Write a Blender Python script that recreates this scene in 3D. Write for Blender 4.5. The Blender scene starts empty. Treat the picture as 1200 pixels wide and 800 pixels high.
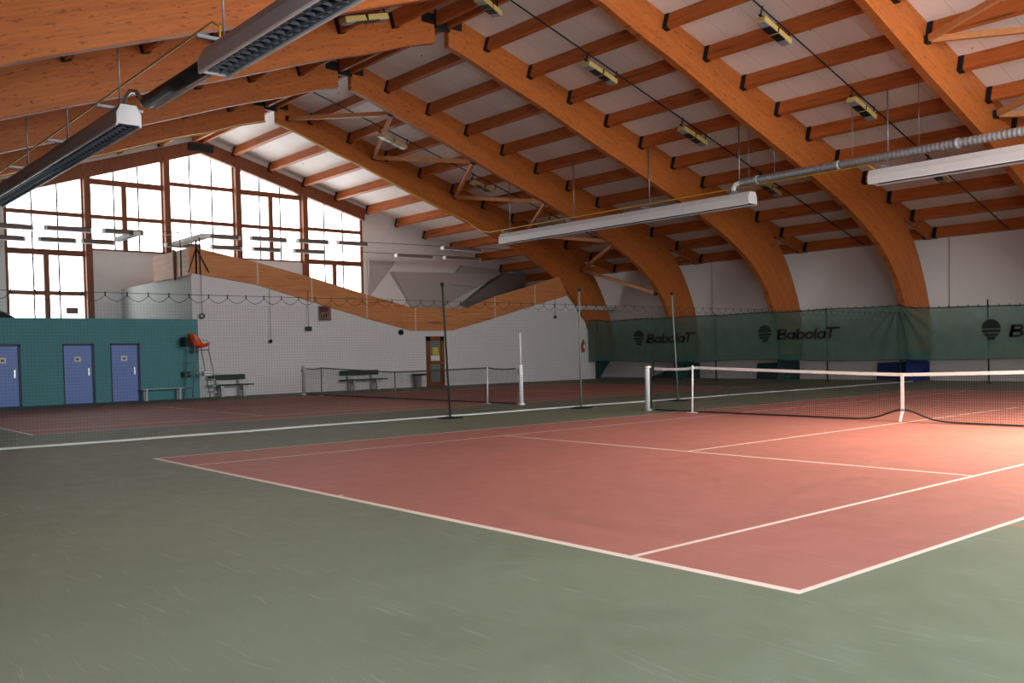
import bpy, bmesh, math, random
from mathutils import Vector, Matrix
random.seed(7)
SC = bpy.context.scene
COL = SC.collection
PI = math.pi

# ---------------------------------------------------------------- camera data
CAMP = Vector((8.5558, -4.6229, 1.4398))
YAW, PITCH, ROLL = 0.8379, -0.0292, -0.0201
FPX, CX, CY = 1088.45, 653.85, 443.8

def cam_axes():
    ca, sa, cb, sb, cc, sc = (math.cos(YAW), math.sin(YAW), math.cos(PITCH), math.sin(PITCH), math.cos(ROLL), math.sin(ROLL))
    f = Vector((-sa*cb, ca*cb, sb)); r = Vector((ca, sa, 0)); u = r.cross(f)
    return (r*cc + u*sc), (u*cc - r*sc), f
RV, UV_, FV = cam_axes()

def project(p):
    d = Vector(p) - CAMP
    w = d.dot(FV)
    if w < .3:
        return None
    return CX + FPX*d.dot(RV)/w, CY - FPX*d.dot(UV_)/w

def seen(a, b, m=150):
    """does the span a-b come near the frame"""
    a, b = Vector(a), Vector(b)
    for i in range(13):
        q = project(a.lerp(b, i/12))
        if q and -m < q[0] < 1200+m and -m < q[1] < 800+m:
            return True
    return False

# ---------------------------------------------------------------- hall measures
YM = 11.9                    # ridge line
YF, YN = 31.2, -7.4          # far and near walls
XG = -34.3                   # gable with the windows
XW = -26.2                   # white wall under the first arch
XT = -25.7                   # teal block front
FX = [-26.5, -20.62, -14.74, -8.86, -2.98, 2.9, 8.78]     # right faces of the arches
TH = .22
XR = 11.5
DECK0, SLOPE = 11.87, .301
def deck(s): return DECK0 - SLOPE*abs(s)

# ---------------------------------------------------------------- materials
def lin(c):
    return tuple(((v/255)/12.92 if v/255 <= .04045 else ((v/255+.055)/1.055)**2.4) for v in c)

class NT:
    def __init__(self, name):
        self.m = bpy.data.materials.new(name); self.m.use_nodes = True
        self.t = self.m.node_tree; self.t.nodes.clear()
    def n(self, ty, **kw):
        nd = self.t.nodes.new(ty)
        for k, v in kw.items():
            if hasattr(nd, k): setattr(nd, k, v)
            else: nd.inputs[k].default_value = v
        return nd
    def l(self, a, b): self.t.links.new(a, b)
    def math(self, op, a, b=None, clamp=False):
        nd = self.n('ShaderNodeMath', operation=op, use_clamp=clamp)
        for i, v in enumerate((a, b)):
            if v is None: continue
            if isinstance(v, (int, float)): nd.inputs[i].default_value = v
            else: self.l(v, nd.inputs[i])
        return nd.outputs[0]
    def mix(self, f, a, b):
        nd = self.n('ShaderNodeMix', data_type='RGBA')
        for i, v in ((0, f), (6, a), (7, b)):
            if isinstance(v, (int, float)): nd.inputs[i].default_value = v
            elif isinstance(v, tuple): nd.inputs[i].default_value = (*v[:3], 1)
            else: self.l(v, nd.inputs[i])
        return nd.outputs[2]
    def ramp(self, f, stops):
        nd = self.n('ShaderNodeValToRGB')
        e = nd.color_ramp.elements
        e[0].position, e[0].color = stops[0][0], (*stops[0][1], 1)
        e[1].position, e[1].color = stops[1][0], (*stops[1][1], 1)
        for p, c in stops[2:]:
            q = e.new(p); q.color = (*c, 1)
        self.l(f, nd.inputs[0]); return nd.outputs[0]
    def bsdf(self, col, rough=.6, metal=0., spec=.5, bump=None, bstr=.2, bdist=.01):
        b = self.n('ShaderNodeBsdfPrincipled')
        if isinstance(col, tuple): b.inputs['Base Color'].default_value = (*col[:3], 1)
        else: self.l(col, b.inputs['Base Color'])
        if isinstance(rough, (int, float)): b.inputs['Roughness'].default_value = rough
        else: self.l(rough, b.inputs['Roughness'])
        b.inputs['Metallic'].default_value = metal
        b.inputs['Specular IOR Level'].default_value = spec
        if bump is not None:
            bp = self.n('ShaderNodeBump', Strength=bstr, Distance=bdist)
            self.l(bump, bp.inputs['Height']); self.l(bp.outputs[0], b.inputs['Normal'])
        return b.outputs[0]
    def out(self, s):
        o = self.n('ShaderNodeOutputMaterial'); self.l(s, o.inputs[0]); return self.m
    def noise(self, vec, scale, detail=4, rough=.55):
        nd = self.n('ShaderNodeTexNoise', Scale=scale, Detail=detail, Roughness=rough)
        if vec is not None: self.l(vec, nd.inputs['Vector'])
        return nd.outputs[0]
    def coord(self, which, scale=(1, 1, 1), rnd=False):
        tc = self.n('ShaderNodeTexCoord'); mp = self.n('ShaderNodeMapping')
        mp.inputs['Scale'].default_value = scale
        v = tc.outputs[which]
        if rnd:
            oi = self.n('ShaderNodeObjectInfo')
            ad = self.n('ShaderNodeVectorMath', operation='ADD')
            sc = self.math('MULTIPLY', oi.outputs['Random'], 37.)
            cb = self.n('ShaderNodeCombineXYZ')
            for i in range(3): self.l(sc, cb.inputs[i])
            self.l(v, ad.inputs[0]); self.l(cb.outputs[0], ad.inputs[1]); v = ad.outputs[0]
        self.l(v, mp.inputs['Vector']); return mp.outputs[0]

def plain(name, rgb, rough=.6, metal=0., var=.12, scale=6., spec=.4):
    t = NT(name); c = lin(rgb)
    nz = t.noise(t.coord('Object'), scale)
    col = t.mix(nz, tuple(v*(1-var) for v in c), tuple(min(1, v*(1+var)) for v in c))
    return t.out(t.bsdf(col, rough, metal, spec))

def wood(name, dark, light, src='UV', scale=(1.2, 22, 22), knots=True, rough=.5, lam=0.):
    t = NT(name)
    v = t.coord(src, scale, rnd=True)
    g = t.noise(v, 1., 6, .6)
    v2 = t.coord(src, tuple(s*.12 for s in scale), rnd=True)
    g2 = t.noise(v2, 1.6, 2)
    f = t.math('ADD', t.math('MULTIPLY', g, .65), t.math('MULTIPLY', g2, .35))
    col = t.ramp(f, [(.3, lin(dark)), (.68, lin(light))])
    if lam:
        tc = t.n('ShaderNodeTexCoord'); sp = t.n('ShaderNodeSeparateXYZ')
        t.l(tc.outputs[src], sp.inputs[0])
        fr = t.math('FRACT', t.math('DIVIDE', sp.outputs[1], lam))
        ln = t.math('LESS_THAN', fr, .1)
        # each lamella has a slightly different tone
        fl = t.math('FLOOR', t.math('DIVIDE', sp.outputs[1], lam))
        wn = t.n('ShaderNodeTexWhiteNoise', noise_dimensions='1D'); t.l(fl, wn.inputs[1])
        col = t.mix(t.math('MULTIPLY', wn.outputs[0], .22), col, lin(dark))
        col = t.mix(t.math('MULTIPLY', ln, .25), col, lin(tuple(c*.55 for c in dark)))
    if knots:
        v3 = t.coord(src, (4.2, 15., 15.) if src == 'UV' else tuple(s*.45 for s in scale), rnd=True)
        k = t.noise(v3, 1.3, 2, .5)
        kk = t.ramp(k, [(.61, (0, 0, 0)), (.70, (1, 1, 1))])
        col = t.mix(t.math('MULTIPLY', kk, .6), col, lin(tuple(c*.45 for c in dark)))
    return t.out(t.bsdf(col, rough, 0, .3, bump=g, bstr=.08))

M = {}
M['glulam'] = wood('glulam', (158, 84, 36), (198, 112, 50), lam=.045)
M['timber'] = wood('timber', (153, 79, 33), (192, 105, 48), src='Object', scale=(1.1, 16, 16), knots=True)
M['strut'] = wood('strut_timber', (176, 112, 66), (206, 142, 92), src='Object', scale=(1.2, 18, 18), knots=False)
M['frame'] = wood('window_timber', (106, 58, 32), (138, 78, 44), src='Object', scale=(6, 6, 1.1), knots=False)
M['parapet'] = wood('parapet_boards', (184, 112, 64), (212, 142, 88), src='Object', scale=(8, .9, 14), knots=True)
M['parapet_side'] = wood('parapet_side_boards', (176, 108, 56), (206, 138, 80), src='Object', scale=(.9, 8, 14), knots=False)
M['doorwood'] = wood('door_wood', (110, 56, 28), (140, 78, 40), src='Object', scale=(8, 8, 1), knots=False)
M['black'] = plain('black_steel', (26, 27, 30), .55, .3)
M['darkrope'] = plain('dark_rope', (34, 44, 40), .8)
M['polegrey'] = plain('grey_green_pole', (104, 112, 104), .6)
M['greyband'] = plain('grey_band', (104, 98, 94), .8)
M['netblack'] = plain('net_twine', (22, 24, 24), .8)
M['whitetape'] = plain('white_tape', (228, 220, 214), .7, var=.05)
M['dulltape'] = plain('dull_white_tape', (176, 176, 166), .8, var=.3, scale=2.)
M['whitemetal'] = plain('white_enamel', (226, 224, 222), .4, var=.05)
M['grey'] = plain('grey_metal', (140, 142, 146), .4, .5)
def m_zinc():
    t = NT('spiral_zinc')
    tc = t.n('ShaderNodeTexCoord'); sp = t.n('ShaderNodeSeparateXYZ'); t.l(tc.outputs['Object'], sp.inputs[0])
    w_ = t.math('SINE', t.math('MULTIPLY', sp.outputs[0], 2*PI/.13))
    nz = t.noise(t.coord('Object'), 7.)
    col = t.mix(nz, lin((150, 152, 156)), lin((186, 188, 190)))
    return t.out(t.bsdf(col, .5, .25, .5, bump=w_, bstr=.4, bdist=.02))
M['zinc'] = m_zinc()
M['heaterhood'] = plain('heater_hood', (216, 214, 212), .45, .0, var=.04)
M['heaterdark'] = plain('heater_underside', (52, 56, 62), .35, .6)
M['heatertube'] = plain('heater_tube', (44, 46, 50), .45, .5)
M['louver'] = plain('louver_blade', (96, 102, 110), .45, .2)
M['gas'] = plain('yellow_gas_pipe', (206, 156, 36), .5, .0)
M['lampcase'] = plain('lamp_case', (200, 176, 104), .55, var=.15)
M['lampglass'] = plain('lamp_glass', (24, 26, 30), .35, .0, spec=.4)
M['reflector'] = plain('lamp_reflector', (150, 152, 154), .4, .3)
M['batten'] = plain('batten_case', (120, 106, 98), .5, .1)
M['battenlens'] = plain('batten_lens', (225, 220, 214), .35, var=.05)
M['white'] = plain('white_render', (224, 218, 214), .85, var=.05, scale=2.)
M['whiteblock'] = plain('white_wall_paint', (218, 213, 210), .8, var=.05, scale=1.2)
M['greypanel'] = plain('grey_panel', (178, 169, 164), .85, var=.06)
M['greypanel2'] = plain('darker_grey_panel', (136, 130, 124), .85, var=.06)
M['teal'] = plain('teal_paint', (80, 138, 142), .7, var=.08, scale=3.)
M['blue'] = plain('blue_door_paint', (104, 130, 194), .45, var=.06, scale=2.)
M['navy'] = plain('navy_frame', (16, 28, 66), .5)
M['alu'] = plain('brushed_alu', (190, 190, 186), .3, .8)
M['greenplank'] = plain('green_plank', (34, 62, 52), .6)
M['concrete'] = plain('bench_concrete', (196, 194, 188), .85)
M['orange'] = plain('orange_plastic', (236, 76, 22), .35, var=.06)
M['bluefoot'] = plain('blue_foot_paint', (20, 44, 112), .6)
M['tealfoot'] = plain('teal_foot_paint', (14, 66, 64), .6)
M['red'] = plain('red_enamel', (176, 26, 26), .4)
M['paper'] = plain('white_paper', (226, 222, 214), .8, var=.04)
M['yellowpaper'] = plain('yellow_notice', (206, 190, 60), .8)
M['signdark'] = plain('dark_sign', (96, 36, 34), .7)
M['ink'] = plain('dark_ink', (30, 26, 26), .7)
M['brownsign'] = plain('brown_notice', (120, 96, 84), .8)
M['joint'] = plain('pale_joint_strip', (214, 186, 158), .7)
M['hoodshaded'] = plain('shaded_heater_hood', (158, 158, 164), .45)  # darker copy of the heater hood, shade on the near heaters put into the colour
M['bin'] = plain('grey_bin', (120, 124, 122), .6)
M['benchwhite'] = plain('bench_white', (186, 196, 194), .5)

def m_pane(name, s, tint=(.93, .97, 1.)):
    t = NT(name)
    v = t.coord('Object', (.35, .35, .35)); nz = t.noise(v, 1., 2)
    c = t.mix(nz, tint, tuple(min(1., v*1.05) for v in tint))
    e = t.n('ShaderNodeEmission', Strength=s); t.l(c, e.inputs[0])
    return t.out(e.outputs[0])
M['pane'] = m_pane('daylit_glazing', 3.3)
M['pane_entry'] = m_pane('daylit_entrance_glazing', 11., (.68, .86, 1.))
M['pane_right'] = m_pane('daylit_glazing_right', 10.5, (.90, .96, 1.))

def m_glass():
    t = NT('door_glass')
    g = t.n('ShaderNodeBsdfPrincipled')
    g.inputs['Base Color'].default_value = (*lin((120, 128, 126)), 1); g.inputs['Roughness'].default_value = .08
    g.inputs['Specular IOR Level'].default_value = .8
    return t.out(g.outputs[0])
M['doorglass'] = m_glass()

def m_deck():
    t = NT('roof_deck')
    tc = t.n('ShaderNodeTexCoord'); sp = t.n('ShaderNodeSeparateXYZ'); t.l(tc.outputs['Object'], sp.inputs[0])
    x = sp.outputs[0]
    fr = t.math('FRACT', t.math('DIVIDE', t.math('ADD', x, 100.), 1.15))
    seam = t.math('LESS_THAN', fr, .025)
    rib = t.math('SINE', t.math('MULTIPLY', x, 2*PI/.125))
    nz = t.noise(t.coord('Object', (.8, .3, .8)), 1.5)
    sp2 = t.noise(t.coord('Object', (1.2, 1.2, 1.2)), 2.5, 1)
    col = t.mix(nz, lin((226, 216, 208)), lin((242, 234, 226)))
    col = t.mix(t.math('MULTIPLY', seam, .22), col, lin((96, 84, 80)))
    spots = t.ramp(sp2, [(.80, (0, 0, 0)), (.82, (1, 1, 1))])
    col = t.mix(t.math('MULTIPLY', spots, .8), col, lin((50, 44, 42)))
    h = t.math('SUBTRACT', t.math('MULTIPLY', rib, .25), t.math('MULTIPLY', seam, 2.))
    return t.out(t.bsdf(col, .5, 0, .4, bump=h, bstr=.25, bdist=.01))
M['deck'] = m_deck()

def m_floor(name, c0, c1, scuff):
    t = NT(name)
    v = t.coord('Object')
    n1 = t.noise(v, .35, 3); n2 = t.noise(v, 3.2, 5, .6)
    f = t.math('ADD', t.math('MULTIPLY', n1, .55), t.math('MULTIPLY', n2, .45))
    col = t.ramp(f, [(.32, lin(c0)), (.68, lin(c1))])
    # grit
    n3 = t.noise(v, 60., 2)
    col = t.mix(t.math('MULTIPLY', t.math('SUBTRACT', n3, .5), .25, clamp=True), col, lin(tuple(min(255, c*1.25) for c in c1)))
    # scuff marks: thin curved streaks left by shoes
    wob = t.n('ShaderNodeTexNoise', Scale=.9, Detail=2.); t.l(v, wob.inputs['Vector'])
    wsc = t.n('ShaderNodeVectorMath', operation='SCALE'); t.l(wob.outputs['Color'], wsc.inputs[0]); wsc.inputs['Scale'].default_value = .4
    wv = t.n('ShaderNodeVectorMath', operation='ADD'); t.l(v, wv.inputs[0]); t.l(wsc.outputs[0], wv.inputs[1])
    for i, ang in enumerate((.35, -.5, 1.2, 2.2, 2.9)):
        mp = t.n('ShaderNodeMapping'); mp.inputs['Rotation'].default_value = (0, 0, ang)
        mp.inputs['Scale'].default_value = (1.3, 38., 1); mp.inputs['Location'].default_value = (3.7*i, 1.9*i, 0)
        t.l(wv.outputs[0], mp.inputs[0])
        a = t.noise(mp.outputs[0], 1., 3, .6)
        band = t.ramp(a, [(.62, (0, 0, 0)), (.72, (1, 1, 1))])
        gate = t.ramp(t.noise(v, 1.0+.35*i, 2), [(.48, (0, 0, 0)), (.64, (1, 1, 1))])
        col = t.mix(t.math('MULTIPLY', t.math('MULTIPLY', band, gate), scuff), col, lin((206, 206, 198)))
    rg = t.ramp(n2, [(.3, (.55,)*3), (.7, (.72,)*3)])
    return t.out(t.bsdf(col, rg, 0, .3, bump=n3, bstr=.12, bdist=.004))
M['green'] = m_floor('green_acrylic', (94, 102, 83), (109, 116, 98), .13)
M['court'] = m_floor('red_acrylic', (146, 92, 82), (160, 102, 91), .12)
M['line'] = plain('line_paint', (212, 194, 182), .6, var=.06)
M['orangeline'] = plain('orange_line', (170, 84, 54), .6)

def m_curtain():
    t = NT('green_windbreak')
    nz = t.noise(t.coord('Object', (1, 1, 1)), 2.2, 3)
    col = t.mix(nz, lin((72, 112, 98)), lin((92, 132, 118)))
    d = t.n('ShaderNodeBsdfDiffuse'); t.l(col, d.inputs[0])
    tr = t.n('ShaderNodeBsdfTranslucent'); t.l(col, tr.inputs[0])
    tp = t.n('ShaderNodeBsdfTransparent')
    m1 = t.n('ShaderNodeMixShader'); m1.inputs[0].default_value = .3
    t.l(d.outputs[0], m1.inputs[1]); t.l(tr.outputs[0], m1.inputs[2])
    m2 = t.n('ShaderNodeMixShader'); m2.inputs[0].default_value = .28
    t.l(m1.outputs[0], m2.inputs[1]); t.l(tp.outputs[0], m2.inputs[2])
    return t.out(m2.outputs[0])
M['curtain'] = m_curtain()
M['print'] = plain('black_print', (18, 30, 27), .8)

# ---------------------------------------------------------------- mesh builder
class MB:
    def __init__(self):
        self.v = []; self.f = []; self.mi = []; self.uv = None; self.smooth = []
    def face(self, idx, mi=0, sm=False):
        self.f.append(tuple(idx)); self.mi.append(mi); self.smooth.append(sm)
    def box(self, c, s, rot=None, mi=0):
        """c centre, s full size, rot 3x3/4x4 matrix"""
        n = len(self.v)
        for dx in (-.5, .5):
            for dy in (-.5, .5):
                for dz in (-.5, .5):
                    p = Vector((dx*s[0], dy*s[1], dz*s[2]))
                    if rot is not None: p = rot @ p
                    self.v.append(tuple(p + Vector(c)))
        for q in ((0, 1, 3, 2), (4, 6, 7, 5), (0, 4, 5, 1), (2, 3, 7, 6), (0, 2, 6, 4), (1, 5, 7, 3)):
            self.face([n+i for i in q], mi)
        return self
    def bb(self, a, b, mi=0):
        return self.box([(a[i]+b[i])/2 for i in range(3)], [abs(a[i]-b[i]) for i in range(3)], None, mi)
    def bar(self, a, b, w, h, up=(0, 0, 1), mi=0):
        a, b = Vector(a), Vector(b); d = (b-a); L = d.length; d.normalize()
        u = Vector(up)
        s = d.cross(u)
        if s.length < 1e-4: s = d.cross(Vector((1, 0, 0)))
        s.normalize(); u = s.cross(d)
        R = Matrix((d, s, u)).transposed()
        return self.box((a+b)/2, (L, w, h), R, mi)
    def tube(self, pts, r, n=8, mi=0, caps=True, sm=True):
        pts = [Vector(p) for p in pts]
        base = len(self.v); rings = []
        prev = None
        for i, p in enumerate(pts):
            if i == 0: d = pts[1]-p
            elif i == len(pts)-1: d = p-pts[i-1]
            else: d = (pts[i+1]-p).normalized() + (p-pts[i-1]).normalized()
            d.normalize()
            if prev is None:
                a = d.cross(Vector((0, 0, 1)))
                if a.length < 1e-3: a = d.cross(Vector((1, 0, 0)))
            else:
                a = prev - d*prev.dot(d)
            a.normalize(); prev = a
            b = d.cross(a)
            rr = r[i] if isinstance(r, (list, tuple)) else r
            ring = []
            for k in range(n):
                t = 2*PI*k/n
                ring.append(len(self.v)); self.v.append(tuple(p + (a*math.cos(t) + b*math.sin(t))*rr))
            rings.append(ring)
        for i in range(len(rings)-1):
            for k in range(n):
                self.face((rings[i][k], rings[i][(k+1) % n], rings[i+1][(k+1) % n], rings[i+1][k]), mi, sm)
        if caps:
            self.face(rings[0][::-1], mi); self.face(rings[-1], mi)
        return self
    def prism(self, poly, axis, a, b, mi=0):
        """poly: 2-D outline; extruded along axis ('x': poly=(y,z), 'y': poly=(x,z), 'z': (x,y)) from a to b"""
        n = len(poly); base = len(self.v)
        for val in (a, b):
            for p in poly:
                self.v.append((val, p[0], p[1]) if axis == 'x' else (p[0], val, p[1]) if axis == 'y' else (p[0], p[1], val))
        self.face([base+i for i in range(n)][::-1], mi); self.face([base+n+i for i in range(n)], mi)
        for i in range(n):
            j = (i+1) % n
            self.face((base+i, base+j, base+n+j, base+n+i), mi)
        return self
    def lathe(self, prof, c, n=20, mi=0):
        base = len(self.v)
        for r, z in prof:
            for k in range(n):
                t = 2*PI*k/n
                self.v.append((c[0]+r*math.cos(t), c[1]+r*math.sin(t), c[2]+z))
        for i in range(len(prof)-1):
            for k in range(n):
                self.face((base+i*n+k, base+i*n+(k+1) % n, base+(i+1)*n+(k+1) % n, base+(i+1)*n+k), mi, True)
        self.face([base+k for k in range(n)][::-1], mi); self.face([base+(len(prof)-1)*n+k for k in range(n)], mi)
        return self
    def build(self, name, mat, parent=None, loc=None, fixn=True, bevel=0):
        me = bpy.data.meshes.new(name)
        off = Vector((0, 0, 0))
        if loc is not None: off = Vector(loc)
        me.from_pydata([tuple(Vector(p)-off) for p in self.v], [], self.f)
        for m in (mat if isinstance(mat, (list, tuple)) else [mat]):
            me.materials.append(M[m] if isinstance(m, str) else m)
        for p, mi, sm in zip(me.polygons, self.mi, self.smooth):
            p.material_index = mi; p.use_smooth = sm
        if self.uv:
            ul = me.uv_layers.new(name='UVMap')
            for li, l in enumerate(me.loops): ul.data[li].uv = self.uv[l.vertex_index]
        if fixn:
            bm = bmesh.new(); bm.from_mesh(me); bmesh.ops.recalc_face_normals(bm, faces=bm.faces); bm.to_mesh(me); bm.free()
        me.update()
        o = bpy.data.objects.new(name, me); COL.objects.link(o)
        if parent is not None:
            o.parent = parent
            # vertices are given in world space: undo the parent's placement
            o.matrix_parent_inverse = Matrix.Translation(-Vector(parent.location)) if parent.get('_w') is None else Matrix.Identity(4)
        elif loc is not None: o.location = off
        if bevel:
            b = o.modifiers.new('bevel', 'BEVEL'); b.width = bevel; b.segments = 2; b.limit_method = 'ANGLE'
        return o

def tag(o, label, cat, group=None):
    o['label'] = label; o['category'] = cat
    if group: o['group'] = group
    return o
def thing(name, label, cat, loc=(0, 0, 0), group=None):
    o = bpy.data.objects.new(name, None); COL.objects.link(o); o.location = loc
    o.empty_display_size = .2
    return tag(o, label, cat, group)
def struct(o, label=None, cat=None):
    o['kind'] = 'structure'
    if label: o['label'] = label
    if cat: o['category'] = cat
    return o
def sempty(name, loc, label, cat):
    o = bpy.data.objects.new(name, None); COL.objects.link(o); o.location = loc
    return struct(o, label, cat)
def dup(root, loc, label, rotz=None):
    r = root.copy(); COL.objects.link(r); r.location = loc; r['label'] = label
    if rotz is not None: r.rotation_euler[2] = rotz
    for ch in list(root.children):
        c = ch.copy(); COL.objects.link(c); c.parent = r; c.matrix_parent_inverse = ch.matrix_parent_inverse.copy()
        for g in list(ch.children):
            d = g.copy(); COL.objects.link(d); d.parent = c; d.matrix_parent_inverse = g.matrix_parent_inverse.copy()
    return r
ORD = ['first', 'second', 'third', 'fourth', 'fifth', 'sixth', 'seventh', 'eighth', 'ninth', 'tenth', 'eleventh', 'twelfth', 'thirteenth', 'fourteenth']

# ================================================================ SETTING
# ---- floor with the two painted courts (one surface, paint per cell)
C2X, C2Y = -17.52, -.12
LW = .05
rects = []      # (x0,x1,y0,y1,mat) later ones on top ; mats 0 green 1 red 2 line 3 orange
def court(cx, cy, jitter):
    W, S, L = 5.485, 4.115, 23.77
    rects.append((cx-W, cx+W, cy, cy+L, 1))
    def ln(x0, x1, y0, y1): rects.append((cx+x0, cx+x1, cy+y0, cy+y1, 2))
    ln(-W, W, 0, .075); ln(-W, W, L-.075, L)
    for s in (-1, 1):
        ln(*sorted((s*W, s*(W-LW))), 0, L); ln(*sorted((s*S, s*(S-LW))), 0, L)
    ln(-S, S, 5.485-LW, 5.485); ln(-S, S, L-5.485, L-5.485+LW)
    ln(-.025+jitter, .025+jitter, 5.485, L-5.485)
    ln(-.105, -.055, .0, .12); ln(-.025, .025, L-.12, L)
court(0, 0, .05)
court(C2X, C2Y, 0)
rects.append((5.49, 7.3, 2.90, 2.945, 3))
xs = sorted(set([-36., XR+.3] + [round(v, 4) for r in rects for v in r[:2]]))
ys = sorted(set([YN-.3, YF+.3] + [round(v, 4) for r in rects for v in r[2:4]]))
mb = MB()
vid = {}
for i, x in enumerate(xs):
    for j, y in enumerate(ys):
        vid[i, j] = len(mb.v); mb.v.append((x, y, 0))
for i in range(len(xs)-1):
    for j in range(len(ys)-1):
        mx, my = (xs[i]+xs[i+1])/2, (ys[j]+ys[j+1])/2
        m = 0
        for r in rects:
            if r[0] < mx < r[1] and r[2] < my < r[3]: m = r[4]
        mb.face((vid[i, j], vid[i+1, j], vid[i+1, j+1], vid[i, j+1]), m)
struct(mb.build('floor', ['green', 'court', 'line', 'orangeline'], fixn=False))

# ---- roof deck
mb = MB()
e = .14
for sg in (-1, 1):
    s1 = 19.5
    y0, y1 = YM, YM+sg*s1
    for x0, x1 in ((XG-.3, XR+.3),):
        a = [(x0, y0, DECK0), (x1, y0, DECK0), (x1, y1, deck(s1)), (x0, y1, deck(s1))]
        n = len(mb.v); mb.v += a + [(p[0], p[1], p[2]+e) for p in a]
        for q in ((0, 1, 2, 3), (4, 5, 6, 7), (0, 1, 5, 4), (1, 2, 6, 5), (2, 3, 7, 6), (3, 0, 4, 7)): mb.face([n+i for i in q])
struct(mb.build('ceiling', 'deck'))

# ---- walls
ztop = deck(YF-YM)
struct(MB().bb((XG-.3, YF, 0), (XR, YF+.25, ztop+.06)).build('wall_far', 'white'))
struct(MB().bb((XG-.3, YN-.25, 0), (XR, YN, deck(YN-YM)+.06)).build('wall_near', 'white'))
# right gable wall with its band of glazing (behind the photographer)
LY0, LY1, LZ0, LZ1 = -6.8, 2.6, .25, 3.6      # entrance glazing at floor level
UY0, UY1, UZ0, UZ1 = 2.0, 20.0, 4.9, 8.6     # gable glazing above
mb = MB()
def rq(y0, y1, z0, z1): mb.prism([(y0, z0), (y1, z0), (y1, z1), (y0, z1)], 'x', XR, XR+.25)
rq(YN, LY0, 0, UZ0); rq(LY1, YF, 0, UZ0); rq(LY0, LY1, 0, LZ0); rq(LY0, LY1, LZ1, UZ0)
mb.prism([(YN, UZ0), (UY0, UZ0), (UY0, deck(UY0-YM)), (YN, deck(YN-YM))], 'x', XR, XR+.25)
mb.prism([(UY1, UZ0), (YF, UZ0), (YF, ztop), (UY1, deck(UY1-YM))], 'x', XR, XR+.25)
mb.prism([(UY0, UZ1), (UY1, UZ1), (UY1, deck(UY1-YM)), (YM, DECK0), (UY0, deck(UY0-YM))], 'x', XR, XR+.25)
struct(mb.build('wall_right', 'white'))
for nm, (y0, y1, z0, z1), lb in (('window_6', (LY0, LY1, LZ0, LZ1), 'low glazed front in the right end wall'), ('window_7', (UY0, UY1, UZ0, UZ1), 'high glazed band in the right gable')):
    wr = sempty(nm, (XR+.1, (y0+y1)/2, z0), lb, 'window')
    MB().bb((XR+.1, y0, z0), (XR+.14, y1, z1)).build('pane', 'pane_entry' if nm == 'window_6' else 'pane_right', wr)
    mb = MB()
    n = int((y1-y0)/2.4)
    for i in range(n+1):
        y = y0+(y1-y0)*i/n; mb.bb((XR-.02, y-.05, z0), (XR+.2, y+.05, z1))
    for z in (z0, (z0+z1)/2, z1): mb.bb((XR, y0, z-.05), (XR+.18, y1, z+.05))
    mb.build('window_frame', 'frame', wr)

# ---- gable wall (left end) with its five tall windows
def gtop(y):       # underside of the gable rafter, which the glass meets
    s = y-12.05
    return 10.86 - (.335 if s < 0 else .285)*abs(s)
PO = [4.05, 7.15, 10.47, 13.75, 17.15, 20.45]      # posts / jambs
SILL = [2.2, 6.18, 6.12, 6.12, 3.2]
HALL = lambda y: deck(y-YM)
mb = MB()
def gpoly(pts): mb.prism(pts, 'x', XG-.25, XG)
gpoly([(YN, 0), (PO[0], 0), (PO[0], HALL(PO[0])), (YN, HALL(YN))])
gpoly([(PO[5], 0), (YF, 0), (YF, HALL(YF)), (PO[5], HALL(PO[5]))])
for i in range(5): gpoly([(PO[i], 0), (PO[i+1], 0), (PO[i+1], SILL[i]), (PO[i], SILL[i])])
# spandrel above the glass
gp = [(PO[0], gtop(PO[0])), (12.05, gtop(12.05)), (PO[5], gtop(PO[5])), (PO[5], HALL(PO[5])), (YM, DECK0), (PO[0], HALL(PO[0]))]
mb.prism(gp, 'x', XG-.25, XG-.02)
struct(mb.build('wall_gable', 'white'))
# rafters following the gable
gr = thing('gable_rafter', 'orange timber gable rafters framing the top of the big end windows', 'beam', (XG, 12.05, 10.8))
for sg, nm in ((-1, 'rafter'), (1, 'rafter')):
    yA, yB = 12.05, (2.5 if sg < 0 else 20.5)
    mb = MB()
    top = lambda y: min(gtop(y)+.62, HALL(y)-.01)
    mb.prism([(yA, gtop(yA)), (yB, gtop(yB)), (yB, top(yB)), (yA, top(yA))], 'x', XG+.02, XG+.2)
    mb.build(nm, 'frame', gr)
MB().bb((XG+.2, 11.45, 10.93), (XG+.3, 12.6, 11.25)).build('ridge_plate', 'black', gr)
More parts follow.
